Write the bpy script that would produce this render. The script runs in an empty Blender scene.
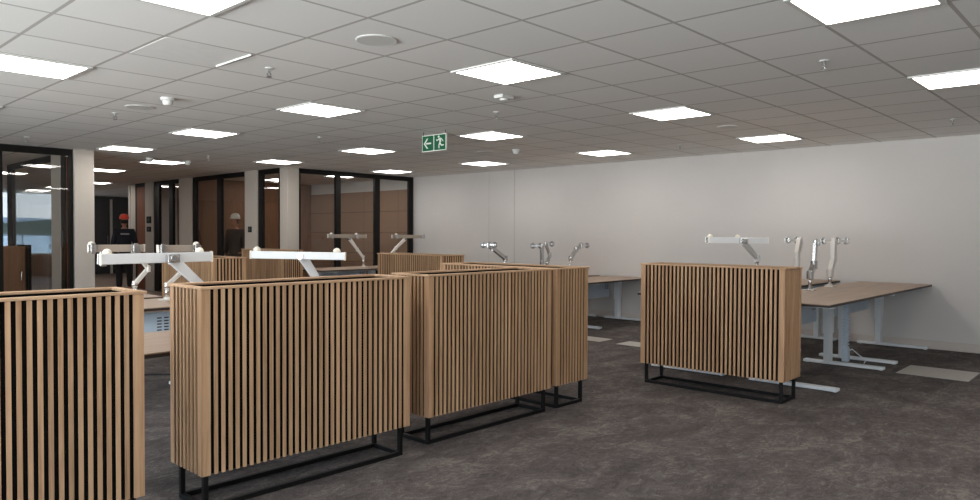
import bpy, bmesh, math, random
from mathutils import Vector, Matrix
random.seed(7)
SC = bpy.context.scene
COL = SC.collection
CEIL = 2.5435

# ------------------------------------------------------------------ materials
def srgb(r, g, b):
    f = lambda c: c / 12.92 if c <= 0.04045 else ((c + 0.055) / 1.055) ** 2.4
    return (f(r / 255), f(g / 255), f(b / 255), 1.0)

class N:
    """small node-tree helper"""
    def __init__(self, name):
        self.m = bpy.data.materials.new(name); self.m.use_nodes = True
        self.t = self.m.node_tree; self.t.nodes.clear()
        self.out = self.t.nodes.new('ShaderNodeOutputMaterial')
    def n(self, typ, **kw):
        nd = self.t.nodes.new('ShaderNode' + typ)
        for k, v in kw.items():
            if k == 'ins':
                for i, val in v.items():
                    if isinstance(val, bpy.types.NodeSocket): self.t.links.new(val, nd.inputs[i])
                    else: nd.inputs[i].default_value = val
            else: setattr(nd, k, v)
        return nd
    def math(self, op, a, b=0.0):
        return self.n('Math', operation=op, ins={0: a, 1: b}).outputs[0]
    def ramp(self, fac, stops):
        r = self.n('ValToRGB', ins={0: fac}); e = r.color_ramp.elements
        while len(e) < len(stops): e.new(0.5)
        for k, (p, c) in enumerate(stops): e[k].position = p; e[k].color = c
        return r.outputs[0]
    def mix(self, fac, a, b, mode='MIX'):
        x = self.n('Mix', data_type='RGBA', blend_type=mode)
        for i, v in ((0, fac), (6, a), (7, b)):
            if isinstance(v, bpy.types.NodeSocket): self.t.links.new(v, x.inputs[i])
            else: x.inputs[i].default_value = v
        return x.outputs[2]
    def bsdf(self, color, rough=0.5, metal=0.0, spec=0.5, bump=None, bs=0.1, bd=0.01):
        p = self.n('BsdfPrincipled')
        for k, v in (('Base Color', color), ('Roughness', rough), ('Metallic', metal), ('Specular IOR Level', spec)):
            if isinstance(v, bpy.types.NodeSocket): self.t.links.new(v, p.inputs[k])
            else: p.inputs[k].default_value = v
        if bump is not None:
            b = self.n('Bump', ins={'Strength': bs, 'Distance': bd, 'Height': bump})
            self.t.links.new(b.outputs[0], p.inputs['Normal'])
        self.t.links.new(p.outputs[0], self.out.inputs[0])
        return self.m

def plain(name, col, rough=0.5, metal=0.0, spec=0.5, var=0.06, scale=14.0):
    k = N(name)
    pos = k.n('NewGeometry').outputs['Position']
    no = k.n('TexNoise', ins={'Vector': pos, 'Scale': scale, 'Detail': 4.0}).outputs[0]
    c2 = tuple(min(1, x * (1 - var)) for x in col[:3]) + (1,)
    c3 = tuple(min(1, x * (1 + var)) for x in col[:3]) + (1,)
    return k.bsdf(k.ramp(no, [(0.3, c2), (0.7, c3)]), rough, metal, spec)

def wood(name, dark, mid, light, grain_axis='Z', rough=0.55, island=0.22, stretch=14.0, spec=0.35):
    k = N(name)
    g = k.n('NewGeometry')
    obj = k.n('TexCoord').outputs['Object']
    rnd = g.outputs['Random Per Island']
    sc = {'Z': (stretch * 2.2, stretch * 2.2, 1.3), 'X': (1.3, stretch * 2.2, stretch * 2.2)}[grain_axis]
    off = k.n('CombineXYZ', ins={0: k.math('MULTIPLY', rnd, 37.0), 1: k.math('MULTIPLY', rnd, 91.0), 2: k.math('MULTIPLY', rnd, 17.0)}).outputs[0]
    v = k.n('VectorMath', operation='ADD', ins={0: obj, 1: off}).outputs[0]
    mp = k.n('Mapping', ins={'Vector': v, 'Scale': sc}).outputs[0]
    n1 = k.n('TexNoise', ins={'Vector': mp, 'Scale': 1.0, 'Detail': 6.0, 'Roughness': 0.62, 'Distortion': 0.6}).outputs[0]
    col = k.ramp(n1, [(0.28, dark), (0.5, mid), (0.74, light)])
    val = k.math('ADD', k.math('MULTIPLY', rnd, island), 1.0 - island * 0.5)
    hsv = k.n('HueSaturation', ins={'Value': val, 'Color': col}).outputs[0]
    return k.bsdf(hsv, rough, 0, spec, bump=n1, bs=0.12, bd=0.003)

M = {}
M['oak'] = wood('oak_slats', srgb(144, 108, 78), srgb(179, 143, 110), srgb(197, 161, 127))
M['oak_rim'] = wood('oak_rim', srgb(158, 124, 93), srgb(187, 152, 120), srgb(202, 169, 136), 'X')
M['desk'] = wood('desk_laminate', srgb(148, 126, 108), srgb(163, 141, 123), srgb(174, 153, 135), 'X', rough=0.42, island=0.05, stretch=9)
M['desk_edge'] = plain('desk_edge', srgb(44, 35, 31), 0.5)
M['black'] = plain('black_liner', srgb(12, 10, 9), 0.9, spec=0.1)
M['black_steel'] = plain('black_powder_steel', srgb(13, 12, 12), 0.55, spec=.25)
M['frame'] = plain('dark_window_frame', srgb(16, 13, 12), 0.5, spec=0.25)
M['white_steel'] = plain('white_powder_steel', srgb(232, 237, 241), 0.4, var=0.02)
M['tray'] = plain('tray_steel', srgb(206, 222, 236), 0.42, var=0.03)
M['white_arm'] = plain('silver_white_arm', srgb(214, 216, 218), 0.3, var=0.02)
M['silver'] = plain('silver_lacquer', srgb(226, 222, 216), 0.3, 0.2, var=0.02)
M['beam'] = plain('beige_silver_lacquer', srgb(178, 166, 152), 0.4, 0.2, var=0.03)
M['tile'] = plain('loose_tile', srgb(232, 231, 228), 0.85, spec=.2, var=.02)
M['chrome'] = plain('polished_aluminium', srgb(205, 205, 205), 0.22, 1.0, var=0.02)
M['gunmetal'] = plain('gunmetal', srgb(128, 128, 130), 0.35, 0.9, var=0.02)
M['dark_part'] = plain('dark_grey_plastic', srgb(60, 60, 62), 0.4)
M['cream_cap'] = plain('cream_plastic', srgb(235, 228, 214), 0.45, var=0.02)
M['pillar'] = plain('pillar_paint', srgb(186, 178, 169), 0.75, var=0.02, scale=3)
M['wallp'] = plain('wall_paint', srgb(205, 201, 198), 0.8, var=0.015, scale=1.5)
M['seam'] = plain('wall_seam', srgb(150, 142, 136), 0.8)
M['skirt'] = plain('skirting_paint', srgb(200, 191, 184), 0.6, var=0.02)
M['brown_wood'] = wood('reddish_veneer', srgb(112, 78, 58), srgb(130, 94, 70), srgb(142, 106, 80), stretch=5, island=0.04)
M['orange_wood'] = wood('orange_veneer', srgb(104, 58, 34), srgb(120, 68, 42), srgb(134, 80, 50), stretch=5, island=0.04)
M['dark_wall'] = plain('dark_door_leaf', srgb(30, 25, 24), 0.5, var=0.15)
M['hall_floor'] = plain('hall_floor', srgb(120, 100, 86), 0.6, var=0.12, scale=4)
M['metal_plate'] = plain('brushed_plate', srgb(182, 177, 170), 0.5, 0.1, var=0.08, scale=30)
M['cable'] = plain('black_cable', srgb(20, 20, 20), 0.6)
M['plastic_white'] = plain('white_ceiling_plastic', srgb(214, 214, 210), 0.5, var=0.02)
M['grille'] = plain('speaker_mesh', srgb(188, 188, 184), 0.6, var=.03)
M['green'] = plain('sign_green', srgb(0, 88, 54), 0.5, var=0.02)
M['sign_white'] = plain('sign_white', srgb(222, 226, 216), 0.5, var=0.01)
M['skin'] = plain('skin', srgb(176, 124, 98), 0.55, var=0.04)
M['navy'] = plain('navy_cloth', srgb(28, 30, 40), 0.9, var=0.15)
M['trouser'] = plain('black_cloth', srgb(24, 24, 28), 0.9, var=0.15)
M['grey_cloth'] = plain('brown_grey_cloth', srgb(72, 60, 54), 0.9, var=0.1)
M['boot'] = plain('boot_leather', srgb(30, 24, 20), 0.6)
M['red_hat'] = plain('red_hard_hat', srgb(235, 80, 58), 0.3, var=0.02)
M['white_hat'] = plain('white_hard_hat', srgb(232, 228, 220), 0.3, var=0.02)
M['print'] = plain('pale_print', srgb(150, 150, 150), 0.8)
M['hill'] = plain('hill_green', srgb(78, 90, 78), 0.95, var=0.35, scale=0.05)
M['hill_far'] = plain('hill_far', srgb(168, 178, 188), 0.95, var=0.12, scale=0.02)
M['terrace'] = plain('terrace_white', srgb(222, 226, 228), 0.8, var=0.03)
M['rail'] = plain('rail_grey', srgb(120, 128, 134), 0.5)

def mk_ceiling():
    k = N('ceiling_tiles')
    pos = k.n('NewGeometry').outputs['Position']
    s = k.n('SeparateXYZ', ins={0: pos})
    def cell(o, off): return k.math('DIVIDE', k.math('SUBTRACT', o, off - 60.0), 0.6)
    cx, cy = cell(s.outputs[0], 1.255), cell(s.outputs[1], 0.818)
    def edge(c):
        return k.math('ABSOLUTE', k.math('SUBTRACT', k.math('FRACT', c), 0.5))
    e = k.math('MAXIMUM', edge(cx), edge(cy))
    line = k.math('GREATER_THAN', e, 0.5 - 0.0125 / 0.6 * 0.85)  # grid lines coloured darker to stand for T-bars in shade
    cid = k.n('CombineXYZ', ins={0: k.math('FLOOR', cx), 1: k.math('FLOOR', cy), 2: 0.0}).outputs[0]
    wn = k.n('TexWhiteNoise', noise_dimensions='3D', ins={'Vector': cid}).outputs[0]
    no = k.n('TexNoise', ins={'Vector': pos, 'Scale': 60.0, 'Detail': 3.0}).outputs[0]
    base = k.ramp(k.math('ADD', k.math('MULTIPLY', wn, 0.6), k.math('MULTIPLY', no, 0.4)),
                  [(0.1, srgb(232, 231, 228)), (0.9, srgb(238, 237, 234))])
    return k.bsdf(k.mix(line, base, srgb(186, 182, 177)), 0.85, 0, 0.2)
M['ceiling'] = mk_ceiling()

def mk_carpet():
    k = N('carpet')
    pos = k.n('NewGeometry').outputs['Position']
    mp = k.n('Mapping', ins={'Vector': pos, 'Rotation': (0, 0, 0.5), 'Scale': (1.35, 2.0, 1.0)}).outputs[0]
    n0 = k.n('TexNoise', ins={'Vector': mp, 'Scale': 1.6, 'Detail': 3.0, 'Roughness': 0.5, 'Distortion': 1.0}).outputs[0]
    n1 = k.n('TexNoise', ins={'Vector': mp, 'Scale': 5.0, 'Detail': 9.0, 'Roughness': 0.72, 'Distortion': 2.4}).outputs[0]
    n2 = k.n('TexNoise', ins={'Vector': mp, 'Scale': 16.0, 'Detail': 6.0, 'Roughness': 0.7, 'Distortion': 3.0}).outputs[0]
    n3 = k.n('TexNoise', ins={'Vector': pos, 'Scale': 170.0, 'Detail': 2.0}).outputs[0]
    v = k.math('ADD', k.math('MULTIPLY', n0, 0.30), k.math('ADD', k.math('MULTIPLY', n1, 0.45), k.math('MULTIPLY', n2, 0.25)))
    c = k.ramp(v, [(0.40, srgb(34, 31, 32)), (0.465, srgb(70, 64, 64)), (0.53, srgb(104, 97, 95)), (0.60, srgb(150, 141, 135))])
    ridge = k.math('ABSOLUTE', k.math('SUBTRACT', n2, 0.5))
    c = k.mix(0.35, c, k.ramp(ridge, [(0.0, srgb(30, 27, 28)), (0.025, srgb(92, 85, 84))]))
    c = k.mix(0.25, c, k.ramp(n3, [(0.35, srgb(40, 37, 37)), (0.65, srgb(138, 130, 126))]))
    return k.bsdf(c, 0.95, 0, 0.15, bump=n3, bs=0.4, bd=0.004)
M['carpet'] = mk_carpet()

def mk_acoustic():
    k = N('brown_acoustic_panels')
    pos = k.n('NewGeometry').outputs['Position']
    s = k.n('SeparateXYZ', ins={0: pos})
    z = k.math('FRACT', k.math('DIVIDE', s.outputs[2], 0.46))
    y = k.math('FRACT', k.math('DIVIDE', s.outputs[1], 1.2))
    ln = k.math('MAXIMUM', k.math('LESS_THAN', z, 0.022), k.math('LESS_THAN', y, 0.008))
    no = k.n('TexNoise', ins={'Vector': pos, 'Scale': 40.0, 'Detail': 4.0}).outputs[0]
    c = k.ramp(no, [(0.3, srgb(140, 112, 92)), (0.7, srgb(150, 121, 100))])
    return k.bsdf(k.mix(ln, c, srgb(92, 70, 56)), 0.9, 0, 0.1)
M['acoustic'] = mk_acoustic()

def mk_glass(name='partition_glass', tint=(0.95, 0.95, 0.94, 1)):
    k = N(name)
    fr = k.n('Fresnel', ins={0: 1.5}).outputs[0]
    front = k.math('SUBTRACT', 1.0, k.n('NewGeometry').outputs['Backfacing'])
    fac = k.math('MULTIPLY', k.math('MULTIPLY', fr, 1.6), front)
    tr = k.n('BsdfTransparent', ins={0: tint}).outputs[0]
    gl = k.n('BsdfGlossy', ins={0: (0.95, 0.95, 0.95, 1), 'Roughness': 0.0}).outputs[0]
    mx = k.n('MixShader', ins={0: fac, 1: tr, 2: gl}).outputs[0]
    k.t.links.new(mx, k.out.inputs[0])
    return k.m
M['glass'] = mk_glass()
M['dimming_tint'] = mk_glass('dimming_tint_glass', (0.38, 0.39, 0.40, 1))  # tint added to dim the strong outdoor light in the far window

def mk_emit(name, col, st):
    k = N(name)
    e = k.n('Emission', ins={0: col, 1: st}).outputs[0]
    k.t.links.new(e, k.out.inputs[0]); return k.m
M['led'] = mk_emit('led_diffuser', (1.0, 0.945, 0.885, 1), 10.0)

# ------------------------------------------------------------------ mesh builder
class MB:
    def __init__(self): self.v, self.f, self.mi, self.cur = [], [], [], 0
    def add(self, vs, fs):
        o = len(self.v); self.v += [tuple(p) for p in vs]
        for f in fs: self.f.append(tuple(i + o for i in f)); self.mi.append(self.cur)
        return self
    def box(self, x0, x1, y0, y1, z0, z1):
        vs = [(x, y, z) for z in (z0, z1) for y in (y0, y1) for x in (x0, x1)]
        return self.add(vs, [(0, 2, 3, 1), (4, 5, 7, 6), (0, 1, 5, 4), (2, 6, 7, 3), (0, 4, 6, 2), (1, 3, 7, 5)])
    def cbox(self, c, s): return self.box(c[0] - s[0] / 2, c[0] + s[0] / 2, c[1] - s[1] / 2, c[1] + s[1] / 2, c[2] - s[2] / 2, c[2] + s[2] / 2)
    def bar(self, a, b, w, h, w2=None, h2=None, up=(0, 0, 1)):
        """box along a-b; w across (horizontal), h the other way; optional taper"""
        a, b = Vector(a), Vector(b); d = (b - a).normalized(); u = Vector(up)
        if abs(d.dot(u)) > 0.98: u = Vector((1, 0, 0))
        s = d.cross(u).normalized(); t = s.cross(d)
        w2 = w if w2 is None else w2; h2 = h if h2 is None else h2
        vs = []
        for p, ww, hh in ((a, w, h), (b, w2, h2)):
            for i, j in ((-1, -1), (1, -1), (1, 1), (-1, 1)): vs.append(p + s * ww / 2 * i + t * hh / 2 * j)
        return self.add(vs, [(0, 1, 2, 3), (7, 6, 5, 4), (0, 4, 5, 1), (1, 5, 6, 2), (2, 6, 7, 3), (3, 7, 4, 0)])
    def tube(self, a, b, r, r2=None, n=16):
        a, b = Vector(a), Vector(b); d = (b - a).normalized()
        u = Vector((0, 0, 1)) if abs(d.z) < 0.95 else Vector((1, 0, 0))
        s = d.cross(u).normalized(); t = s.cross(d); r2 = r if r2 is None else r2
        vs = [p + (s * math.cos(q) + t * math.sin(q)) * rr for p, rr in ((a, r), (b, r2)) for q in [2 * math.pi * i / n for i in range(n)]]
        fs = [(i, (i + 1) % n, n + (i + 1) % n, n + i) for i in range(n)] + [tuple(range(n))[::-1], tuple(range(n, 2 * n))]
        return self.add(vs, fs)
    def path(self, pts, r, n=8):
        for p, q in zip(pts, pts[1:]): self.tube(p, q, r, n=n)
        return self
    def lathe(self, prof, c=(0, 0, 0), n=24):
        vs, fs = [], []
        for r, z in prof:
            for i in range(n):
                q = 2 * math.pi * i / n; vs.append((c[0] + r * math.cos(q), c[1] + r * math.sin(q), c[2] + z))
        for k in range(len(prof) - 1):
            for i in range(n):
                j = (i + 1) % n; fs.append((k * n + i, k * n + j, (k + 1) * n + j, (k + 1) * n + i))
        fs += [tuple(range(n))[::-1], tuple(range((len(prof) - 1) * n, len(prof) * n))]
        return self.add(vs, fs)
    def poly(self, pts, y0, y1, plane='XZ'):
        n = len(pts)
        mk = {'XZ': lambda a, b, d: (a, d, b), 'XY': lambda a, b, d: (a, b, d), 'YZ': lambda a, b, d: (d, a, b)}[plane]
        vs = [mk(a, b, d) for d in (y0, y1) for a, b in pts]
        return self.add(vs, [tuple(range(n)), tuple(range(n, 2 * n))[::-1]] + [(i, n + i, n + (i + 1) % n, (i + 1) % n) for i in range(n)])
    def build(self, name, mats, parent=None, bevel=0.0, smooth=False, loc=None, recalc=True):
        me = bpy.data.meshes.new(name); me.from_pydata(self.v, [], self.f)
        mats = mats if isinstance(mats, (list, tuple)) else [mats]
        for m in mats: me.materials.append(M[m])
        me.polygons.foreach_set('material_index', self.mi)
        bm = bmesh.new(); bm.from_mesh(me)
        if recalc: bmesh.ops.recalc_face_normals(bm, faces=bm.faces)
        bm.to_mesh(me); bm.free()
        if smooth:
            for p in me.polygons: p.use_smooth = len(p.vertices) == 4
        o = bpy.data.objects.new(name, me); COL.objects.link(o)
        if parent: o.parent = parent
        if loc: o.location = loc
        if bevel:
            b = o.modifiers.new('bevel', 'BEVEL'); b.width = bevel; b.segments = 2; b.limit_method = 'ANGLE'
        return o

def thing(name, label, cat, loc=(0, 0, 0), rz=0.0, group=None):
    o = bpy.data.objects.new(name, None); COL.objects.link(o)
    o.location = loc; o.rotation_euler = (0, 0, rz); o.empty_display_size = 0.1
    return tag(o, label, cat, group)
def tag(o, label, cat, group=None):
    o['label'] = label; o['category'] = cat
    if group: o['group'] = group
    return o
def struct(o): o['kind'] = 'structure'; return o
def dup(root, loc, rz, label, group=None, category=None):
    r = root.copy(); COL.objects.link(r); r.location = loc; r.rotation_euler = (0, 0, rz); r['label'] = label
    if group: r['group'] = group
    for ch in list(root.children):
        c = ch.copy(); COL.objects.link(c); c.parent = r
        for g in list(ch.children):
            d = g.copy(); COL.objects.link(d); d.parent = c
    return r

# ------------------------------------------------------------------ camera (eye at the origin, 1.359 m up)
cd = bpy.data.cameras.new('camera'); cam = bpy.data.objects.new('camera', cd); COL.objects.link(cam)
R = Vector((0.68244666, -0.73092052, 0.00466461)); U = Vector((0.01275697, 0.01829119, 0.99975132)); W = Vector((0.73082407, 0.68221744, -0.02180709))
mw = Matrix.Identity(4)
for i in range(3): mw[i][0], mw[i][1], mw[i][2], mw[i][3] = R[i], U[i], -W[i], (0, 0, 1.359)[i]
cam.matrix_world = mw
cd.sensor_width = 36.0; cd.lens = 721.69 / 980 * 36.0; cd.clip_start = 0.05; cd.clip_end = 3000
SC.camera = cam

# ------------------------------------------------------------------ the shell
X0, X1, Y0, Y1, YE = -3.0, 10.0, -3.0, 11.55, 25.5
struct(MB().box(X0 - .1, 10.7, Y0 - .1, 11.45, -.05, 0).build('floor', 'carpet'))
struct(MB().box(X0 - .1, 10.7, 11.45, YE + .1, -.05, 0).build('floor', 'hall_floor'))
struct(MB().box(X0 - .1, 10.7, Y0 - .1, YE + .1, CEIL, CEIL + .05).build('ceiling', 'ceiling'))
# right wall: plain paint in the office, brown panels beyond the glass
struct(MB().box(X1, X1 + .12, Y0 - .1, 15.4, 0, CEIL).build('wall_right', 'wallp'))
struct(MB().box(X1 - .02, X1, Y0, 11.5, 0, .10).build('baseboard_right', 'skirt', bevel=.004))
struct(MB().box(X1 - .002, X1, 8.722, 8.729, .10, CEIL).build('trim_1', 'seam'))
struct(MB().box(X1 - .0015, X1, 9.364, 9.368, .10, CEIL).build('trim_2', 'seam'))
struct(MB().box(X1 - .03, X1, 11.62, 15.38, 0, 2.3).build('trim_3', 'acoustic'))
# far walls of the meeting rooms and the hall
struct(MB().box(7.02, X1, 15.36, 15.46, 0, CEIL).build('wall_back', 'brown_wood'))
struct(MB().box(9.25, X1 - .03, 15.32, 15.36, 0, CEIL).build('trim_4', 'brown_wood', bevel=.004))
struct(MB().box(8.2, 8.3, 15.46, 18.9, 0, CEIL).build('wall_back', 'orange_wood'))
struct(MB().box(7.02, 8.3, 18.82, 18.92, 0, CEIL).build('wall_back', 'wallp'))
struct(MB().box(10.6, 10.7, 15.4, YE, 0, CEIL).build('wall_right', 'pillar'))
# end wall: dark doors, tall window beside
struct(MB().box(7.45, 10.6, YE, YE + .12, 0, CEIL).build('wall_back', 'dark_wall'))
struct(MB().box(X0 - .1, 5.6, YE, YE + .12, 0, CEIL).build('wall_back', 'pillar'))
struct(MB().box(5.6, 7.45, YE, YE + .12, 0, .64).build('wall_back', 'brown_wood'))
for n, (a, b) in enumerate(((8.0, 8.86), (8.95, 9.8))):
    d = struct(MB().box(a, b, YE - .05, YE - .005, 0.01, 2.4).build('door_%d' % (n + 2), 'dark_wall', bevel=.004))
    MB().tube((b - .08 if n == 0 else a + .08, YE - .09, .9), (b - .08 if n == 0 else a + .08, YE - .09, 1.25), .012).build('door_handle', 'chrome', d)
struct(MB().box(8.87, 8.94, YE - .06, YE, 0, 2.45).build('trim_5', 'pillar'))
w = struct(MB().box(5.6, 7.45, YE + .05, YE + .06, .64, CEIL).build('window_1', 'dimming_tint'))
MB().box(5.6, 5.66, YE, YE + .1, .64, CEIL).box(7.39, 7.45, YE, YE + .1, .64, CEIL) \
    .box(5.6, 7.45, YE, YE + .1, .64, .7).build('window_frame', 'pillar', w)
# left side and rear walls: long runs of daylight windows behind the photographer
SILL, HEAD = .30, 2.50
def facade(name, axis, c, lo, hi, bays, n0):
    """solid wall with window bays; axis 'x': wall on x=c running in y, axis 'y': wall on y=c running in x"""
    def bx(mb, p, q, z0, z1, d0, d1): return mb.box(d0, d1, p, q, z0, z1) if axis == 'x' else mb.box(p, q, d0, d1, z0, z1)
    m = MB(); bx(m, lo, hi, 0, SILL, c - .12, c); bx(m, lo, hi, HEAD, CEIL, c - .12, c)
    ed = [lo] + [v for ab in bays for v in ab] + [hi]
    for k in range(0, len(ed), 2): bx(m, ed[k], ed[k + 1], SILL, HEAD, c - .12, c)
    struct(m.build(name, 'wallp'))
    for k, (p, q) in enumerate(bays):
        w = struct(bx(MB(), p, q, SILL, HEAD, c - .07, c - .062).build('window_%d' % (n0 + k), 'glass'))
        f = MB()
        for u, v in ((p, p + .05), (q - .05, q), ((p + q) / 2 - .025, (p + q) / 2 + .025)): bx(f, u, v, SILL, HEAD, c - .1, c - .03)
        bx(f, p, q, SILL, SILL + .05, c - .1, c - .03); bx(f, p, q, HEAD - .05, HEAD, c - .1, c - .03)
        f.build('window_frame', 'frame', w)
        l = bpy.data.lights.new('window_portal', 'AREA'); l.shape = 'RECTANGLE'; l.size, l.size_y = q - p, HEAD - SILL; l.cycles.is_portal = True
        o = bpy.data.objects.new('window_portal', l); COL.objects.link(o)
        mid = (p + q) / 2; z = (SILL + HEAD) / 2
        o.location = (c - .11, mid, z) if axis == 'x' else (mid, c - .11, z)
        o.rotation_euler = (math.pi / 2, 0, -math.pi / 2) if axis == 'x' else (math.pi / 2, 0, 0)
facade('wall_left', 'x', X0, Y0 - .1, YE, ((-2.9, -.1), (0, 2.8), (2.9, 5.7), (5.8, 8.6)), 11)
struct(MB().box(X0 - .12, 10.7, Y0 - .12, Y0, 0, CEIL).build('wall_front', 'wallp'))

# ---- glazed partitions
def partition(n, axis, c, a, b, mulls, top=.09, fw=.06, edge=(.06, .06), bottom=.05, dep=.06):
    """glass wall on x=c or y=c between a and b with mullions at the listed (lo, hi)"""
    def bx(mb, p, q, z0, z1, d):
        return mb.box(c - d / 2, c + d / 2, p, q, z0, z1) if axis == 'x' else mb.box(p, q, c - d / 2, c + d / 2, z0, z1)
    w = struct(bx(MB(), a, b, bottom, CEIL - top, .012).build('window_%d' % n, 'glass'))
    f = MB()
    bx(f, a, b, CEIL - top, CEIL, dep); bx(f, a, b, 0, bottom, dep)
    bx(f, a, a + edge[0], bottom, CEIL - top, dep); bx(f, b - edge[1], b, bottom, CEIL - top, dep)
    for p, q in mulls: bx(f, p, q, bottom, CEIL - top, dep)
    f.build('window_frame', 'frame', w)
    return w
partition(5, 'y', 11.55, 7.20, 9.97, ((8.04, 8.155), (8.97, 9.095)), edge=(.075, .11), top=.085)
partition(6, 'x', 6.985, 11.72, 12.46, (), edge=(.02, .14))
partition(7, 'x', 6.985, 12.93, 15.20, ((13.92, 14.10),), edge=(.02, .15))
partition(8, 'x', 6.985, 15.82, 17.20, ((16.19, 16.39),), edge=(.02, .28))
partition(9, 'y', 11.45, X0, 3.485, ((2.57, 2.63), (0.4, 0.46)), edge=(.05, .055), top=.095)
partition(10, 'x', 3.55, 12.48, 15.0, (), edge=(.03, .30), top=.09)
def pillar(x0, x1, y0, y1, n): return struct(MB().box(x0, x1, y0, y1, 0, CEIL).build('trim_%d' % n, 'pillar', bevel=.006))
pillar(6.97, 7.21, 11.47, 11.74, 6)
pillar(6.93, 7.06, 12.46, 12.93, 7)
pillar(6.93, 7.06, 15.20, 15.82, 8)
pillar(6.93, 7.06, 17.20, 17.66, 9)
pillar(6.96, 7.06, 18.32, 18.60, 10)
pillar(3.49, 3.755, 11.38, 11.62, 11)
pillar(3.50, 3.60, 12.05, 12.47, 12)
# hall door in the side wall: dark frame, orange veneer leaf
d = struct(MB().box(6.96, 7.01, 17.68, 18.20, 0.01, 2.45).build('door_1', 'orange_wood'))
MB().box(6.96, 7.03, 18.20, 18.315, 0, 2.45).box(6.96, 7.03, 17.665, 18.315, 2.45, CEIL).build('door_frame', 'frame', d)
# side room door next to the big pillar
d = struct(MB().box(3.53, 3.57, 11.66, 11.86, 0.01, 2.45).build('door_4', 'orange_wood'))
MB().box(3.51, 3.59, 11.86, 12.04, 0, CEIL).box(3.51, 3.59, 11.62, 11.86, 2.45, CEIL).build('door_frame', 'frame', d)
MB().tube((3.50, 11.95, 1.15), (3.50, 11.95, 1.38), .02).build('door_handle', 'dark_part', d)
# skirting of the pillars
struct(MB().box(6.955, 6.975, 11.45, 11.74, 0, .1).box(6.955, 7.21, 11.45, 11.475, 0, .1).build('baseboard_back', 'skirt'))

# ------------------------------------------------------------------ slatted planters
def planter(name, label, L, D, loc, rz, group='slatted planters', topz=1.10, bot=.183):
    r = thing(name, label, 'planter', loc, rz, group)
    pw, sw, pitch, sd = .045, .0180, .0375, .008
    def slats(length):
        n = int(round((length - 2 * pw - .0175) / pitch)); free = length - 2 * pw
        gap = (free - n * sw) / (n + 1)
        return [(-length / 2, -length / 2 + pw)] + [(-length / 2 + pw + gap + i * (sw + gap), -length / 2 + pw + gap + i * (sw + gap) + sw) for i in range(n)] + [(length / 2 - pw, length / 2)]
    zt = topz - .013
    for s in (-1, 1):                                   # long faces
        m = MB()
        for a, b in slats(L): m.box(a, b, min(s * (D / 2 - sd), s * D / 2), max(s * (D / 2 - sd), s * D / 2), bot, zt)
        m.build('slatted_side', 'oak', r)
    for s in (-1, 1):                                   # short ends
        m = MB()
        for a, b in slats(D)[1:-1] + [(-D / 2 + sd, -D / 2 + pw), (D / 2 - pw, D / 2 - sd)]:
            m.box(min(s * (L / 2 - sd), s * L / 2), max(s * (L / 2 - sd), s * L / 2), a, b, bot, zt)
        m.build('slatted_end', 'oak', r)
    lx, ly, t = L / 2 - sd - .001, D / 2 - sd - .001, .012
    MB().box(-lx, lx, -ly, -ly + t, bot + .005, zt).box(-lx, lx, ly - t, ly, bot + .005, zt) \
        .box(-lx, -lx + t, -ly + t, ly - t, bot + .005, zt).box(lx - t, lx, -ly + t, ly - t, bot + .005, zt) \
        .box(-lx + t, lx - t, -ly + t, ly - t, .80, .82).box(-lx + t, lx - t, -ly + t, ly - t, bot + .005, bot + .02).build('liner', 'black', r)
    ox, oy, ix, iy = L / 2 + .010, D / 2 + .010, L / 2 - .026, D / 2 - .026
    m = MB()                                            # mitred rim of four boards
    for (a, b, c, d) in (((-ox, -oy), (ox, -oy), (ix, -iy), (-ix, -iy)), ((ox, oy), (-ox, oy), (-ix, iy), (ix, iy)),
                         ((ox, -oy), (ox, oy), (ix, iy), (ix, -iy)), ((-ox, oy), (-ox, -oy), (-ix, -iy), (-ix, iy))):
        m.poly([a, b, c, d], zt, topz, 'XY')
    m.build('rim', 'oak_rim', r, bevel=.003)
    q = .025; px, py = L / 2 - .025, D / 2 - .035
    MB().box(-px, px, -py, -py + q, 0, q).box(-px, px, py - q, py, 0, q).box(-px, -px + q, -py + q, py - q, 0, q).box(px - q, px, -py + q, py - q, 0, q) \
        .build('base_ring', 'black_steel', r, bevel=.002)
    for sx in (-1, 1):
        for sy in (-1, 1):
            x, y = sx * (px - q / 2), sy * (py - q / 2)
            MB().box(x - q / 2, x + q / 2, y - q / 2, y + q / 2, q, bot + .004).build('leg', 'black_steel', r, bevel=.002)
    return r
H90 = math.pi / 2
def pl(label, x0, x1, y0, y1):
    L, D = (x1 - x0, y1 - y0); rz = 0
    if D > L: L, D, rz = D, L, H90
    return planter('slatted_planter', label, L, D, ((x0 + x1) / 2, (y0 + y1) / 2, 0), rz)
pl('oak slatted planter cut by the left edge of the picture', .0, 1.292, 3.31, 3.66)
pl('large oak slatted planter on black legs, second from the left edge', 1.577, 2.885, 3.36, 3.71)
pl('oak slatted planter with its long front to us, in the middle of the planter row', 3.085, 4.345, 3.41, 3.765)
pl('slatted planter turned end-on, touching the right end of the middle planter', 4.425, 4.835, 3.42, 4.72)
pl('slatted planter standing alone on the right, in front of the desks', 5.80, 6.165, 2.20, 3.51)
pl('far planter behind the middle row, against the grey wall and glass', 6.06, 6.44, 6.46, 7.72)
pl('far planter behind the left crossbars, showing its bright slatted end', 3.53, 3.90, 7.25, 8.52)
pl('farthest slatted planter, half hidden behind the right-hand white crossbar', 5.95, 6.32, 9.95, 11.2)

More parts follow.
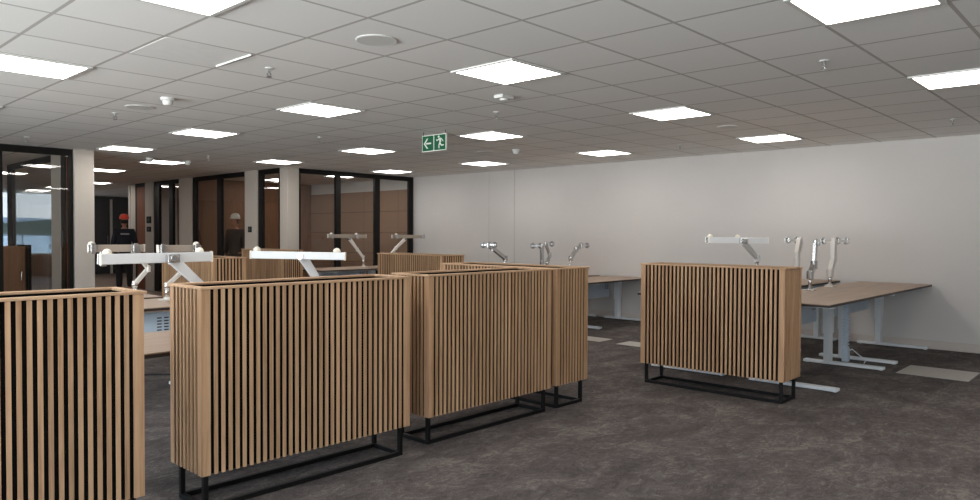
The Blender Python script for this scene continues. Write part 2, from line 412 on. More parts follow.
# ------------------------------------------------------------------ sit-stand desks
def desk(label, x0, x1, y0, y1, h, tray_side, feet_x, spine=None, tray=True, tray_x=None, vents=True, fy=.39, group='sit-stand desks'):
    """tray_side: +1 cable tray near y1, -1 near y0"""
    cx, cy = (x0 + x1) / 2, (y0 + y1) / 2
    r = thing('desk', label, 'desk', (cx, cy, 0), 0, group)
    hx, hy = (x1 - x0) / 2, (y1 - y0) / 2
    t = MB().box(-hx, hx, -hy, hy, h - .006, h); t.cur = 1; t.box(-hx, hx, -hy, hy, h - .025, h - .006)
    t.build('tabletop', ['desk', 'desk_edge'], r)
    fx = [x - cx for x in feet_x]
    MB().box(min(fx) - .02, max(fx) + .02, tray_side * .15 - .06, tray_side * .15 - .02, h - .07, h - .027).box(min(fx) - .02, max(fx) + .02, tray_side * .15 + .02, tray_side * .15 + .06, h - .07, h - .027).build('support_beam', 'white_steel', r)
    for x in fx:
        lo = tray_side * .15; lg = MB().box(x - .055, x + .055, lo - .04, lo + .04, .33, h - .07).box(x - .047, x + .047, lo - .033, lo + .033, .03, .34).build('leg', 'white_steel', r, bevel=.004)
        m = MB().box(x - .045, x + .045, -fy, fy, .008, .035)
        for s in (-1, 1): m.tube((x, s * (fy - .03), 0), (x, s * (fy - .03), .01), .02, n=10)
        m.build('foot', 'white_steel', lg, bevel=.004)
        MB().box(x - .03, x + .03, -.35, .35, h - .055, h - .025).build('bracket', 'white_steel', lg)
    if not tray: return r
    ty = tray_side * (hy - .145)
    t0, t1 = (min(fx) + .06, max(fx) - .062) if tray_x is None else (tray_x[0] - cx, tray_x[1] - cx)
    tr = MB().box(t0, t1, ty - .004, ty + .004, h - .33, h - .05).box(t0, t1, min(ty, ty - tray_side * -.07), max(ty, ty + tray_side * .07), h - .33, h - .322)
    tro = tr.build('cable_tray', 'tray', r)
    if vents:
        m = MB()
        for cx2 in (t1 - .11, t1 - .055):
            for k in range(5): m.box(cx2 - .018, cx2 + .018, ty - .006, ty + .006, h - .20 + k * .024, h - .190 + k * .024)
        m.build('vent_slots', 'dark_part', tro)
    if spine is not None:
        m = MB(); sx, sy = spine[0] - cx, spine[1] - cy
        for k in range(17):
            z = .14 + k * (h - .2) / 17
            m.box(sx - .045, sx + .045, sy - .022, sy + .022, z, z + .018).box(sx - .03, sx + .03, sy - .012, sy + .012, z + .018, z + (h - .2) / 17)
        m.box(sx - .04, sx + .04, sy - .03, sy + .03, .0, .14)
        m.build('cable_spine', 'tray', r)
        MB().path([(sx + .05, sy, .10), (sx + .12, sy - .03, .12), (sx + .2, sy - .08, .05), (sx + .16, sy - .16, .012), (sx - .05, sy - .2, .012)], .006).build('power_cord', 'white_steel', r)
    return r
DH = .781
desk('desk behind the lone planter, nearest of the right-hand bench', 6.33, 8.135, 2.03, 2.83, DH, 1, (6.62, 8.02))
desk('desk against the grey wall at the front of the right-hand bench, cable spine beneath', 8.15, 9.97, 2.03, 2.83, DH, 1, (8.50, 9.88), spine=(8.34, 2.50))
desk('desk in the second row of the right-hand bench, mostly behind the lone planter', 6.33, 8.30, 3.07, 3.87, DH, -1, (6.63, 8.02))
desk('wall-side desk in the second row of the right-hand bench, behind the two arms', 8.31, 9.97, 3.07, 3.87, DH, -1, (8.60, 9.88))
desk('desk seen between the end-on planter and the lone planter, front of the far bench', 6.52, 8.26, 5.86, 6.70, .69, 1, (6.85, 7.95))
desk('wall-side desk of the far bench seen left of the lone planter', 8.275, 9.97, 5.86, 6.70, .69, 1, (8.64, 9.92))
desk('second-row desk of the far bench at the wall, only its top in view', 8.275, 9.97, 6.82, 7.62, .69, -1, (8.64, 9.92))
desk('low desk in the gap between the two left planters, with pale top', 1.25, 3.03, 3.76, 4.56, .745, 1, (2.0, 2.75), tray=False, fy=.27)
desk('desk with blue-grey slotted tray in the gap between the two left planters', 1.66, 3.44, 5.68, 6.48, DH, -1, (2.78, 3.28), tray_x=(1.70, 2.50))
desk('farthest desk seen in the gap between the two left planters, behind the thin arm', .98, 2.76, 6.64, 7.44, DH, 1, (1.3, 2.5), vents=False)
desk('desk by the glass meeting room, beneath the left of two far crossbars', 6.45, 8.15, 9.62, 10.42, DH, 1, (6.75, 7.85))
desk('desk by the glass meeting room, mostly hidden behind the far planter', 8.16, 9.85, 9.62, 10.42, DH, 1, (8.45, 9.55))

# ------------------------------------------------------------------ monitor arms
def rod_shape(mb, a, b, w0, h0, w1, h1): mb.bar(a, b, w0, h0, w1, h1); mb.tube(Vector(b) + Vector((0, -.0, -h1 * .55)), Vector(b) + Vector((0, 0, h1 * .55)), w1 * .6, n=14)
def head(parent, p, d, mat='chrome'):
    """a mount head: knuckle, tilt plate and round cap, facing along d"""
    p, d = Vector(p), Vector(d).normalized()
    m = MB(); m.tube(p, p + d * .035, .014, n=14); m.tube(p + Vector((0, 0, -.026)), p + Vector((0, 0, .03)), .013, n=14)
    m.bar(p + d * .035, p + d * .043, .07, .06); m.bar(p + d * .043, p + d * .049, .035, .085)
    m.build('mount_head', mat, parent, bevel=.003)
def arm(label, base, pts, bar=None, heads=(), mat='white_arm', w=.045, low=.03, barh=.062, bard=.03, caps=(), face=(0, -1, 0), group='monitor arms', dark_heads='chrome', deskz=DH, barmat=None):
    """base (x,y) on a desk; pts from pole top to bar joint; bar=(a,b) end points of the crossbar"""
    r = thing('monitor_arm', label, 'monitor arm', (base[0], base[1], deskz), 0, group)
    o = Vector((base[0], base[1], deskz)); P = [Vector(p) - o for p in pts]
    MB().box(-.055, .055, -.05, .05, 0, .012).lathe([(.03, .012), (.03, .022), (.02, .03)], n=18).build('base_plate', mat, r, bevel=.003)
    pole = MB().tube((0, 0, .012), (0, 0, P[0].z), .019); pole.tube((0, 0, P[0].z - .02), (0, 0, P[0].z + .012), .026)
    pole.build('pole', mat if mat == 'chrome' else 'chrome', r, smooth=True)
    if (P[0].xy.length > .02): MB().bar((0, 0, P[0].z - .01), P[0], low, low).build('pole_link', mat, r)
    for k in range(len(P) - 1):
        a, b = P[k], P[k + 1]; last = k == len(P) - 2
        m = MB()
        if last:
            m.bar(a, b, w * .62, w * .95, w * .75, w * 1.35); m.bar(a + (b - a) * .12 + Vector((0, 0, -w * .42)), a + (b - a) * .8 + Vector((0, 0, -w * .5)), w * .5, w * .4)
        else: m.bar(a, b, low, low * 1.15)
        m.tube(a + Vector((0, 0, -low * .9)), a + Vector((0, 0, low * .9)), low * .72); m.tube(b + Vector((0, 0, -w * .8)), b + Vector((0, 0, w * .5)), w * .42)
        m.build('upper_arm' if last else 'lower_arm', mat, r, bevel=.004)
    if bar:
        a, b = Vector(bar[0]) - o, Vector(bar[1]) - o; d = (b - a).normalized(); nrm = Vector((d.y, -d.x, 0))
        if nrm.dot(Vector(face)) < 0: nrm = -nrm
        c = MB().bar(a, b, bard, barh); cb = c.build('crossbar', barmat or mat, r, bevel=.004)
        MB().bar(a - d * .008, a, bard + .006, barh + .006).build('end_cap', 'cream_cap', cb, bevel=.003); MB().bar(b, b + d * .008, bard + .006, barh + .006).build('end_cap', 'cream_cap', cb, bevel=.003)
        j = P[-1]
        MB().bar(j + nrm * .02 - d * .035, j + nrm * .02 + d * .035, .05, barh * .8).tube(j + nrm * -.02, j + nrm * .055, .024).build('pivot_clamp', 'chrome', r, bevel=.003)
        for t in heads:
            p = a + (b - a) * t; head(cb, p - nrm * (bard / 2 + .002), -nrm, dark_heads)
        for t in caps:
            p = a + (b - a) * t + Vector((0, 0, barh / 2)) - nrm * .02
            MB().lathe([(.026, 0), (.025, .010), (.021, .020), (.012, .027), (.003, .030)], p, 18).build('knob', 'cream_cap', cb, smooth=True)
    else:
        j = P[-1]; f = Vector(face).normalized(); s = Vector((f.y, -f.x, 0))
        m = MB().bar(j + s * (min(heads) - .02), j + s * (max(heads) + .02), .022, .028).tube(j + Vector((0, 0, -.035)), j + Vector((0, 0, .03)), .022); hb = m.build('head_rail', mat, r, bevel=.003)
        for t in heads: head(hb, j + s * t, f, dark_heads)
    return r

# left bench, near row: two big white crossbars
arm('thick white monitor arm whose crossbar ends above the left planter gap', (2.17, 4.38), [(2.17, 4.38, .92), (1.872, 4.38, 1.205)],
    ((1.495, 4.43, 1.205), (2.143, 4.43, 1.209)), heads=(.05,), caps=(.06, .90), w=.046, low=.045, barh=.060, face=(0, -1, 0), deskz=.745)
arm('thick white monitor arm with crossbar above the right half of the large planter', (2.93, 4.32), [(2.93, 4.32, .94), (2.765, 4.36, 1.200)],
    ((2.51, 4.59, 1.211), (2.94, 4.11, 1.203)), heads=(), caps=(.05, .91), w=.046, low=.045, barh=.052, face=(-1, -1, 0), deskz=.745)
# left bench, second row
arm('thin arm with silver beam just above the left planter, in front of the worker', (2.406, 6.35), [(2.406, 6.35, .925), (2.514, 6.35, 1.05), (2.40, 6.30, 1.20)],
    ((2.044, 6.33, 1.229), (2.47, 6.33, 1.228)), heads=(.03, .80), caps=(.03,), w=.034, low=.03, barh=.06, face=(0, 1, 0), mat='silver', barmat='beam')
arm('thin arm standing on the slotted-tray desk in the gap between left planters', (2.62, 6.22), [(2.62, 6.22, .908), (2.745, 6.22, 1.02), (2.66, 6.20, 1.19)],
    ((2.53, 6.18, 1.224), (2.857, 6.18, 1.224)), heads=(.05, .95), caps=(.97,), w=.034, low=.03, barh=.06, face=(0, 1, 0), mat='silver', barmat='beam')
# far bench by the meeting room
arm('small cream monitor arm in front of the meeting-room glass, left of two', (7.692, 10.2), [(7.69, 10.2, .945), (7.56, 10.2, 1.085), (7.40, 10.2, 1.268)],
    ((6.942, 10.17, 1.317), (7.717, 10.17, 1.312)), heads=(.06, .72), caps=(.06, .72), mat='silver', barmat='beam', w=.045, low=.036, barh=.06, face=(0, 1, 0))
arm('small cream monitor arm in front of the meeting-room glass, right of two', (8.30, 10.2), [(8.30, 10.2, .985), (8.42, 10.2, 1.10), (8.635, 10.2, 1.265)],
    ((8.306, 10.17, 1.31), (9.05, 10.17, 1.311)), heads=(.1, .95), caps=(.1,), mat='silver', barmat='beam', w=.045, low=.036, barh=.06, face=(0, 1, 0))
# far bench behind the end-on planter
arm('chrome monitor arm leaning left above the middle planters, leftmost of the chrome arms', (7.347, 6.580), [(7.358, 6.580, 1.028), (7.095, 6.580, 1.177), (6.969, 6.546, 1.217)], None, heads=(-.06, .02, .09), mat='chrome', w=.05, low=.045, face=(.73, .68, 0), deskz=.69, dark_heads='gunmetal')
arm('upright chrome monitor arm above the joint of the middle planters', (8.155, 6.580), [(8.155, 6.580, 0.937), (8.152, 6.580, 1.194)], None, heads=(-.13, -.02), mat='chrome', w=.05, low=.045, face=(.73, .68, 0), deskz=.69, dark_heads='gunmetal')
arm('bent chrome monitor arm just behind the upright one', (8.619, 6.860), [(8.630, 6.860, 0.929), (8.686, 6.860, 1.045), (8.586, 6.860, 1.216)], None, heads=(.10,), mat='chrome', w=.04, low=.04, face=(.73, .68, 0), deskz=.69, dark_heads='gunmetal')
arm('chrome monitor arm leaning right above the end-on planter', (8.830, 6.580), [(8.852, 6.580, 1.000), (8.983, 6.580, 1.131), (9.075, 6.546, 1.194)], None, heads=(.0, .09), mat='chrome', w=.05, low=.045, face=(.73, .68, 0), deskz=.69, dark_heads='gunmetal')
# right bench
arm('white monitor arm with long crossbar above the lone planter', (7.645, 3.2), [(7.645, 3.2, 1.115), (7.27, 3.2, 1.302)],
    ((7.025, 3.45, 1.309), (7.475, 3.02, 1.305)), heads=(.03,), caps=(.03, .5), w=.05, low=.045, barh=.062, face=(-1, -1, 0))
arm('chrome monitor arm just above the right corner of the lone planter', (8.807, 3.2), [(8.807, 3.2, 1.02), (8.80, 3.2, 1.13), (8.885, 3.2, 1.305)], None, heads=(-.13, -.02), mat='silver', w=.072, low=.05, face=(.73, .68, 0))
arm('chrome monitor arm on the desk beside the lone planter, middle of three', (7.864, 2.72), [(7.862, 2.72, .945), (7.973, 2.72, 1.05), (8.008, 2.72, 1.282)], None, heads=(.03,), mat='chrome', w=.05, low=.05, face=(.73, .68, 0))
arm('chrome monitor arm on the wall-side desk, rightmost of three', (8.64, 2.77), [(8.638, 2.77, .936), (8.745, 2.77, 1.10), (8.753, 2.77, 1.30)], None, heads=(-.10, .06, .16), mat='silver', w=.072, low=.05, face=(.73, .68, 0))

# ------------------------------------------------------------------ floor boxes and cable
def plate(label, x0, x1, y0, y1):
    r = thing('floor_box', label, 'floor box', ((x0 + x1) / 2, (y0 + y1) / 2, 0), 0, 'metal floor plates')
    hx, hy = (x1 - x0) / 2, (y1 - y0) / 2
    MB().box(-hx, hx, -hy, hy, 0, .006).build('lid', 'metal_plate', r, bevel=.002)
    MB().box(-hx - .006, hx + .006, -hy - .006, -hy, 0, .004).box(-hx - .006, hx + .006, hy, hy + .006, 0, .004).box(-hx - .006, -hx, -hy, hy, 0, .004).box(hx, hx + .006, -hy, hy, 0, .004).build('surround', 'dark_part', r)
plate('large square metal plate in the carpet at the right edge', 7.96, 8.55, 1.31, 1.92)
plate('narrow metal plate in the carpet just right of the end-on planter', 7.60, 7.92, 5.20, 5.75)
plate('narrow metal plate in the carpet touching the lone planter left side', 7.60, 7.92, 4.35, 4.95)
tag(MB().path([(2.66, 7.10, .009), (2.82, 7.03, .009), (2.95, 6.88, .009), (3.1, 6.95, .009), (3.4, 6.9, .009)], .008).build('cable', 'cable'), 'black cable lying on the carpet under the desk between left planters', 'cable')

# ------------------------------------------------------------------ ceiling fittings
def light(label, x, y):
    r = thing('ceiling_light', label, 'ceiling light', (x + .3, y + .3, CEIL - .012), 0, 'square ceiling light panels')
    a, b = .298, .272
    MB().box(-a, a, -a, -b, 0, .0115).box(-a, a, b, a, 0, .0115).box(-a, -b, -b, b, 0, .0115).box(b, a, -b, b, 0, .0115).build('frame', 'plastic_white', r)
    MB().box(-b, b, -b, b, .003, .0105).build('diffuser', 'led', r)
gx, gy = lambda k: 1.255 + 2.4 * k, lambda k: .818 + 2.4 * k
for k, l, lab in (
    (0, 1, 'light panel cut by the top edge, left of the round speaker'),
    (0, 2, 'light panel cut by the left edge of the picture, above the glass'),
    (1, 1, 'light panel in the upper middle, above the smoke detector'),
    (1, 2, 'light panel straight above the large planter, left of centre'),
    (1, 3, 'light panel above the thick white crossbar, between two smaller far ones'),
    (1, 4, 'small light panel just right of the pale pillar at the left'),
    (1, 0, 'largest light panel, cut by the top edge at the right'),
    (2, 0, 'light panel cut by the right edge of the picture'),
    (2, 1, 'light panel above the left end of the lone planter'),
    (2, 2, 'light panel right beside the exit sign'),
    (2, 3, 'light panel left of the exit sign'),
    (2, 4, 'light panel in front of the corner pillar head'),
    (3, 1, 'light panel near the grey wall, above the right planter corner'),
    (3, 2, 'small light panel near the grey wall, left of the lone planter'),
    (3, 3, 'small light panel low beside the exit sign, near the wall top'),
    (3, 4, 'thin light panel above the meeting-room glass near the corner')):
    light(lab, gx(k), gy(l))
light('light panel beside the two smoke heads in the hall', 4.80, 11.95)
light('light panel right of the pillar, nearer of two in the hall', 4.75, 14.40)
light('light panel right of the pillar, farther of two in the hall', 5.85, 18.30)
light('light panel inside the glass meeting room', 8.51, 12.02)
light('added light panel brightening the hall far down, over the dark doors', 8.3, 21.6)  # invented lamp, lifts the dark end of the hall
light('added light panel that brightens the far end of the glass meeting room', 8.2, 14.0)  # extra lamp added to light the meeting room's back wall
light('added light panel that brightens the orange-walled room behind the hall glass', 7.4, 16.6)  # lamp added so the room behind the glass is not black
light('strip-like light panel seen through the left glass, highest of three', 3.65, 14.3)
light('strip-like light panel seen through the left glass, touching its left frame', 3.7, 16.6)
light('strip-like light panel seen through the left glass, just above the far window', 5.9, 22.9)
light('light panel deep in the hall, low behind the left glass', 5.85, 20.9)
for k, l, lab in ((0, 0, 'ceiling light panel above the camera'), (-1, 0, 'ceiling light panel left of the camera, near the windows'), (-1, 1, 'ceiling light panel left of the picture, near the windows'), (-1, 2, 'ceiling light panel left of the picture, over the left planter end'), (0, -1, 'ceiling light panel behind the camera'), (1, -1, 'ceiling light panel behind the camera, to its right'), (2, -1, 'ceiling light panel behind the camera, second to its right'), (0, 3, 'ceiling light panel left of the picture, before the glass')):
    light(lab, gx(k), gy(l))
light('added light panel that brightens the left glass room', 1.2, 13.0)  # made-up lamp to brighten the room behind the left glass

def disc(label, x, y, r=.13):
    t = thing('ceiling_speaker', label, 'ceiling speaker', (x, y, CEIL), 0, 'round ceiling speakers')
    MB().lathe([(r, -.001), (r, -.004), (r * .92, -.008), (r * .88, -.007)], n=36).build('bezel', 'plastic_white', t)
    MB().lathe([(r * .87, -.001), (r * .87, -.0065), (.002, -.007)], n=36).build('grille', 'grille', t)
disc('round white speaker in the ceiling, near the top edge', 2.77, 3.54)
disc('round speaker in the ceiling near the left smoke detector', 2.74, 7.08)
disc('round speaker in the ceiling above the right-hand wall', 7.53, 3.49, .11)
disc('round speaker in the ceiling right of the exit sign', 7.57, 7.17)
def smoke(label, x, y, s=1.0):
    t = thing('smoke_detector', label, 'smoke detector', (x, y, CEIL), 0, 'smoke detectors')
    MB().lathe([(.06 * s, -.001), (.06 * s, -.022 * s), (.052 * s, -.028 * s)], n=28).build('base', 'plastic_white', t)
    MB().lathe([(.045 * s, -.027 * s), (.042 * s, -.055 * s), (.03 * s, -.066 * s), (.004, -.068 * s)], n=28).build('sensor_dome', 'plastic_white', t)
smoke('white smoke detector left of the two lights, upper left ceiling', 2.72, 6.42)
smoke('white smoke detector near the small light, right of the exit sign', 7.63, 6.63)
smoke('far smoke detector in the hall, left of the other', 4.70, 11.78)
smoke('far smoke detector in the hall, right of the other', 5.32, 11.80)
t = thing('presence_sensor', 'flat white sensor below the upper middle light panel', 'sensor', (4.60, 4.14, CEIL))
MB().cbox((0, 0, -.015), (.15, .10, .028)).build('housing', 'plastic_white', t, bevel=.006); MB().lathe([(.04, -.028), (.034, -.042), (.01, -.046)], n=20).build('lens', 'plastic_white', t)
def sprinkler(label, x, y):
    t = thing('sprinkler', label, 'sprinkler', (x, y, CEIL), 0, 'ceiling sprinklers')
    MB().lathe([(.032, -.001), (.032, -.006), (.012, -.009)], n=20).build('escutcheon', 'plastic_white', t)
    MB().tube((0, 0, -.008), (0, 0, -.028), .009).bar((0, 0, -.026), (.016, 0, -.045), .006, .006).bar((0, 0, -.026), (-.016, 0, -.045), .006, .006).bar((.016, 0, -.045), (0, 0, -.062), .006, .006).bar((-.016, 0, -.045), (0, 0, -.062), .006, .006).build('yoke', 'chrome', t)
    MB().lathe([(.02, -.062), (.02, -.065)], n=16).build('deflector', 'chrome', t)
for lab, x, y in (('sprinkler between the speaker and the left lights', 2.717, 4.71), ('sprinkler left of the smoke detector', 2.71, 7.62), ('sprinkler above the left glass wall', 2.65, 10.37),
                  ('sprinkler below the light left of centre', 5.07, 7.60), ('sprinkler between the two big lights at the right', 5.12, 1.70), ('sprinkler below the flat sensor', 5.167, 4.75),
                  ('sprinkler between the two small lights near the grey wall', 8.65, 4.67), ('sprinkler right of the far light by the side glass', 5.18, 10.78), ('sprinkler at the right edge above the wall', 8.53, 1.58)):
    sprinkler(lab, x, y)
# a ceiling tile left slightly open
t = tag(MB().box(-.578, -.020, -.289, .289, -.0005, .001).box(-.026, -.020, -.285, .20, -.010, .001).build('ceiling_tile', 'tile', loc=(2.448, 4.718, CEIL - .0012)), 'loose ceiling tile with a bright lip, beside the left light panels', 'ceiling tile')

# exit sign, hanging across the walkway (faces the left side of the room)
t = thing('exit_sign', 'green exit sign with arrow and running man, hanging from the ceiling', 'exit sign', (5.652, 6.16, CEIL))
MB().box(-.008, .008, -.203, .203, -.232, -.040).build('panel', 'sign_white', t)
for s in (-1, 1): MB().tube((0, s * .185, -.04), (0, s * .185, 0), .004, n=8).build('hanger', 'black_steel', t)
g = MB().box(-.0095, -.008, .008, .193, -.222, -.050).box(-.0095, -.008, -.193, -.008, -.222, -.050); g.build('green_field', 'green', t)
# camera sees -x side: image left = +y
p = MB()
def q2(pts): p.poly([(y, z) for y, z in pts], -.0108, -.0095, 'YZ')
q2([(.045, -.128), (.045, -.146), (.13, -.146), (.13, -.128)])
q2([(.172, -.137), (.118, -.078), (.093, -.078), (.147, -.137)]); q2([(.172, -.137), (.147, -.137), (.093, -.196), (.118, -.196)])
p.build('arrow', 'sign_white', t)
p = MB()
cy = -.100
p.lathe([(.0, 0), (.0, 0)], (0, 0, 0), 3) if False else None
hp = [(cy + .017 + .016 * math.cos(a), -.072 + .014 * math.sin(a)) for a in [i * math.pi / 6 for i in range(12)]]
q2(hp)
q2([(cy + .012, -.088), (cy - .018, -.086), (cy - .026, -.135), (cy + .004, -.138)])
q2([(cy + .012, -.090), (cy + .045, -.108), (cy + .058, -.098), (cy + .062, -.106), (cy + .044, -.122), (cy + .010, -.105)])
q2([(cy - .016, -.088), (cy - .042, -.100), (cy - .062, -.128), (cy - .054, -.133), (cy - .036, -.110), (cy - .020, -.104)])
q2([(cy + .004, -.132), (cy + .020, -.165), (cy + .018, -.205), (cy + .003, -.205), (cy + .004, -.170), (cy - .014, -.138)])
q2([(cy - .010, -.135), (cy - .030, -.165), (cy - .068, -.165), (cy - .068, -.178), (cy - .024, -.180), (cy + .000, -.150)])
p.build('running_man', 'sign_white', t)

# ------------------------------------------------------------------ wall fittings
for lab, z, s in (('black card reader on the far hall pillar, upper of two', 1.66, .16), ('black card reader on the far hall pillar, lower of two', 1.44, .12)):
    t = thing('card_reader', lab, 'card reader', (6.932, 17.42, z), 0, 'card readers'); MB().box(-.02, 0, -.07 - s * .3, .07 + s * .3, -s / 2, s / 2).build('housing', 'black_steel', t, bevel=.004); MB().box(-.023, -.02, -.03, .03, -.02, .02).build('screen', 'dark_part', t)
t = thing('switch_plate', 'black switch plate on the pillar left of the corner glass', 'switch', (6.93, 12.72, 1.43)); MB().box(-.012, 0, -.065, .065, -.055, .055).build('plate', 'black_steel', t, bevel=.003); MB().box(-.018, -.012, -.03, .03, -.025, .025).build('rocker', 'dark_part', t)
# tall cupboard in the left glass room
t = thing('cupboard', 'brown cupboard with dark side panel inside the left glass room', 'cupboard', (2.72, 13.2, 0))
MB().box(-.60, .56, -.22, .22, .05, 1.14).build('body', 'brown_wood', t); MB().box(.56, .64, -.23, .23, 0, 1.16).build('side_panel', 'frame', t)
for a, b in ((-.59, -.02), (0, .55)):
    dd = MB().box(a, b, -.24, -.222, .08, 1.12).build('door', 'brown_wood', t, bevel=.003); MB().tube((b - .05, -.255, .6), (b - .05, -.255, .75), .008).build('handle', 'chrome', dd)
MB().box(-.6, .56, -.2, .2, 0, .05).build('plinth', 'frame', t)

# ------------------------------------------------------------------ people
def skinned(verts, edges, root=0, sub=2, voxel=None, extra=None, name='body'):
    me = bpy.data.meshes.new(name); me.from_pydata([v[:3] for v in verts], edges, [])
    o = bpy.data.objects.new(name, me); COL.objects.link(o)
    o.modifiers.new('skin', 'SKIN').use_smooth_shade = True
    sv = me.skin_vertices[0].data
    for i, v in enumerate(verts):
        sv[i].radius = (v[3], v[4] if len(v) > 4 else v[3]); sv[i].use_root = (i == root)
    s = o.modifiers.new('sub', 'SUBSURF'); s.levels = sub; s.render_levels = sub
    bpy.context.view_layer.update()
    ev = o.evaluated_get(bpy.context.evaluated_depsgraph_get())
    m2 = bpy.data.meshes.new_from_object(ev)
    bpy.data.objects.remove(o)
    return m2
def person(label, loc, rz, hat, jacket, trousers, hold=False):
    r = thing('person', label, 'person', loc, rz, 'site workers'); r.scale = (.88, .9, .985)
    V, Ed = [], []
    def a(x, y, z, rx, ry=None, par=None):
        V.append((x, y, z, rx, ry or rx)); i = len(V) - 1
        if par is not None: Ed.append((par, i))
        return i
    pel = a(0, 0, .95, .15, .11); wa = a(0, 0, 1.10, .135, .10, pel); ch = a(0, .01, 1.30, .165, .115, wa); nk = a(0, .0, 1.46, .075, .07, ch); hd0 = a(0, -.015, 1.53, .055, .06, nk)
    hands = {}
    for s in (-1, 1):
        h = a(s * .10, 0, .86, .095, .10, pel); k = a(s * .115, -.015, .50, .065, .07, h); an = a(s * .125, .015, .10, .045, .05, k); a(s * .135, -.10, .045, .04, .04, an)
        sh = a(s * .19, .01, 1.40, .065, .065, ch); el = a(s * .255, .03, 1.12, .048, .05, sh)
        wr = a(s * .265, -.06, .88, .032, .036, el); pm = a(s * .262, -.085, .82, .036, .022, wr); hands[s] = (s * .262, -.085, .82)
    body = skinned(V, Ed)
    bm = bmesh.new(); bm.from_mesh(body)
    # head with face, ears; fingers
    def ell(c, rr, seg=20):
        res = bmesh.ops.create_uvsphere(bm, u_segments=seg, v_segments=seg // 2 + 2, radius=1.0)
        bmesh.ops.scale(bm, vec=rr, verts=res['verts']); bmesh.ops.translate(bm, vec=c, verts=res['verts'])
    ell((0, -.02, 1.63), (.078, .098, .118)); ell((0, -.045, 1.575), (.055, .065, .06)); ell((0, -.122, 1.625), (.014, .02, .026), 10); ell((0, -.105, 1.575), (.026, .014, .008), 10)
    for s in (-1, 1):
        ell((s * .08, -.01, 1.63), (.012, .024, .034), 10); ell((s * .032, -.105, 1.652), (.015, .012, .009), 10)
    for s in (-1, 1):
        px, py, pz = hands[s]
        for k, (oy, ln) in enumerate(((-.03, .066), (-.011, .075), (.008, .07), (.026, .055))):
            p0 = Vector((px, py + oy, pz - .02)); p1 = p0 + Vector((-s * .008, -.004, -ln * .6)); p2 = p1 + Vector((-s * .02, -.004, -ln * .45))
            for A, B in ((p0, p1), (p1, p2)):
                for tt in range(5): ell(A.lerp(B, tt / 4), (.0095,) * 3, 8)
        p0 = Vector((px - s * .005, py - .03, pz + .015)); p1 = p0 + Vector((-s * .018, -.028, -.035)); p2 = p1 + Vector((-s * .006, -.008, -.026))
        for A, B in ((p0, p1), (p1, p2)):
            for tt in range(5): ell(A.lerp(B, tt / 4), (.0105,) * 3, 8)
    bm.to_mesh(body); bm.free()
    body.materials.clear(); body.materials.append(M['skin'])
    bo = bpy.data.objects.new('body', body); COL.objects.link(bo); bo.parent = r
    rm = bo.modifiers.new('remesh', 'REMESH'); rm.mode = 'VOXEL'; rm.voxel_size = .008; rm.use_smooth_shade = True
    def cloth(name, vs, es, mat, root=0):
        me = skinned(vs, es, root, name=name); me.materials.clear(); me.materials.append(M[mat])
        for p in me.polygons: p.use_smooth = True
        o = bpy.data.objects.new(name, me); COL.objects.link(o); o.parent = r; return o
    g = .02
    jv = [(0, 0, .90, .185, .145), (0, 0, 1.10, .17, .135), (0, .01, 1.31, .20, .15), (0, 0, 1.455, .10, .095)]; je = [(0, 1), (1, 2), (2, 3)]
    for s in (-1, 1):
        n = len(jv); jv += [(s * .19, .01, 1.40, .088, .088), (s * .255, .03, 1.12, .068, .07), (s * .264, -.05, .92, .052, .054)]; je += [(2, n), (n, n + 1), (n + 1, n + 2)]
    jk = cloth('jacket', jv, je, jacket, 1)
    MB().box(-.10, .10, .150, .168, 1.33, 1.365).build('back_print', 'print', jk, bevel=.004)
    tv = [(0, 0, .94, .165, .125)]; te = []
    for s in (-1, 1):
        n = len(tv); tv += [(s * .10, 0, .85, .11, .115), (s * .115, -.015, .50, .082, .088), (s * .125, .012, .12, .066, .072)]; te += [(0, n), (n, n + 1), (n + 1, n + 2)]
    cloth('trousers', tv, te, trousers)
    for s in (-1, 1): cloth('boot', [(s * .125, .03, .10, .062, .066), (s * .128, .02, .045, .05, .05), (s * .136, -.12, .04, .046, .044)], [(0, 1), (1, 2)], 'boot')
    m = MB(); m.lathe([(.112, 0), (.111, .03), (.102, .07), (.08, .10), (.045, .118), (.005, .122)], (0, -.01, 1.685), 28)
    m.poly([(-.075, -.09), (-.06, -.155), (0, -.178), (.06, -.155), (.075, -.09)], 1.684, 1.694, 'XY')
    m.bar((0, -.10, 1.772), (0, .09, 1.772), .03, .05); m.build('hard_hat', hat, r, smooth=True)
    MB().lathe([(.084, -.075), (.092, -.02), (.095, .004)], (0, .0, 1.66), 20).build('hair', 'boot', r, smooth=True)
    return r
person('worker in red hard hat and navy jacket standing in the hall, seen from behind', (6.22, 17.0, 0), math.radians(165), 'red_hat', 'navy', 'trouser')
person('dim figure in a white hard hat behind the side glass', (7.46, 14.3, 0), math.radians(-60), 'white_hat', 'grey_cloth', 'grey_cloth')

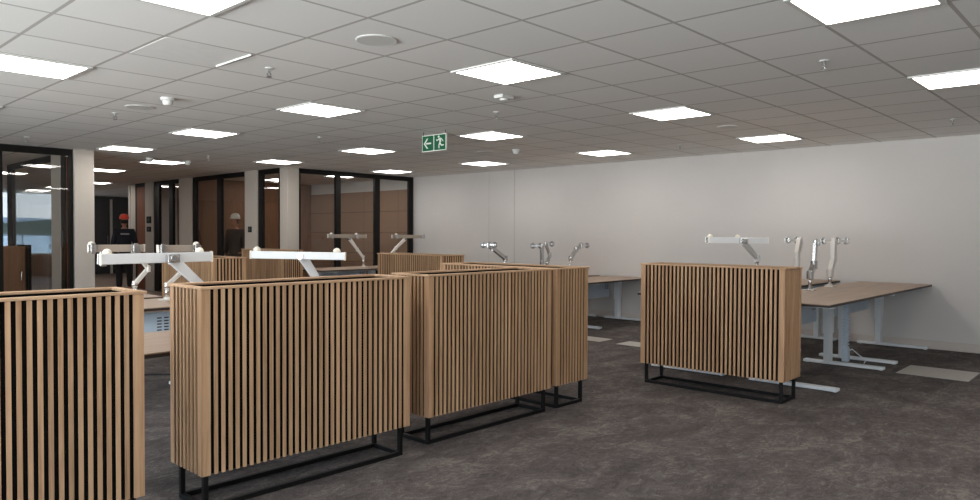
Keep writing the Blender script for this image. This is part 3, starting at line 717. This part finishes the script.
# ------------------------------------------------------------------ outside the far window
def ridge(name, label, y, hs, mat, z0=-40):
    m = MB(); n = len(hs); x0, x1 = -250 * y / 300, 350 * y / 300; random.seed(len(hs))
    xs = [x0 + (x1 - x0) * i / (n - 1) for i in range(n)]
    vs, fs = [], []
    for i in range(n): vs += [(xs[i], y, z0), (xs[i], y + y * .05, hs[i]), (xs[i], y + y * .3, hs[i] * .8), (xs[i], y + y * .35, z0)]
    for i in range(n - 1):
        for k in range(3): fs.append((4 * i + k, 4 * i + 4 + k, 4 * i + 5 + k, 4 * i + 1 + k))
    o = m.add(vs, fs).build(name, mat, smooth=True); tag(o, label, 'hill'); return o
random.seed(3)
ridge('hill', 'green wooded hill seen through the far window', 420, [6.0 + 2.2 * math.sin(i * .45 + 3) + random.random() * 1.6 for i in range(90)], 'hill')
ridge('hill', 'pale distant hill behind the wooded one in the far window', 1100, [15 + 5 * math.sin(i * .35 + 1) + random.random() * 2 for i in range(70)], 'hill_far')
struct(MB().box(-30, 60, 27.5, 250, .62, .66).build('floor', 'terrace'))
t = thing('railing', 'grey terrace railing outside the far window', 'railing', (6.5, 34, .66)); m = MB().box(-14, 14, -.03, .03, .55, .59)
m.build('top_rail', 'rail', t); m = MB()
for k in range(29): m.box(-14 + k - .02, -14 + k + .02, -.02, .02, 0, .55)
m.build('balusters', 'rail', t)

# ------------------------------------------------------------------ light
wd = bpy.data.worlds.new('sky'); SC.world = wd; wd.use_nodes = True; nt = wd.node_tree; nt.nodes.clear()
out = nt.nodes.new('ShaderNodeOutputWorld'); bg = nt.nodes.new('ShaderNodeBackground'); tc = nt.nodes.new('ShaderNodeTexCoord'); sp = nt.nodes.new('ShaderNodeSeparateXYZ'); rp = nt.nodes.new('ShaderNodeValToRGB')
nt.links.new(tc.outputs['Generated'], sp.inputs[0]); nt.links.new(sp.outputs[2], rp.inputs[0]); nt.links.new(rp.outputs[0], bg.inputs[0]); nt.links.new(bg.outputs[0], out.inputs[0])
e = rp.color_ramp.elements; e[0].position = 0.0; e[0].color = srgb(226, 232, 236); e[1].position = .25; e[1].color = srgb(178, 206, 232)
gt = nt.nodes.new('ShaderNodeMapRange'); gt.inputs[1].default_value = -.06; gt.inputs[2].default_value = 0.0; gt.inputs[3].default_value = 17.0; gt.inputs[4].default_value = 8.0
nt.links.new(sp.outputs[2], gt.inputs[0]); nt.links.new(gt.outputs[0], bg.inputs[1])   # world glow raised below the horizon, added to brighten the ceiling
SC.view_settings.view_transform = 'Standard'; SC.view_settings.look = 'None'; SC.view_settings.gamma = 1.0; SC.view_settings.use_curve_mapping = False
SC.view_settings.exposure = 0.28
SC.cycles.use_denoising = True; SC.cycles.max_bounces = 8; SC.cycles.diffuse_bounces = 5; SC.cycles.transparent_max_bounces = 16; SC.cycles.sample_clamp_indirect = 4.0
SC.cycles.caustics_reflective = False; SC.cycles.caustics_refractive = False
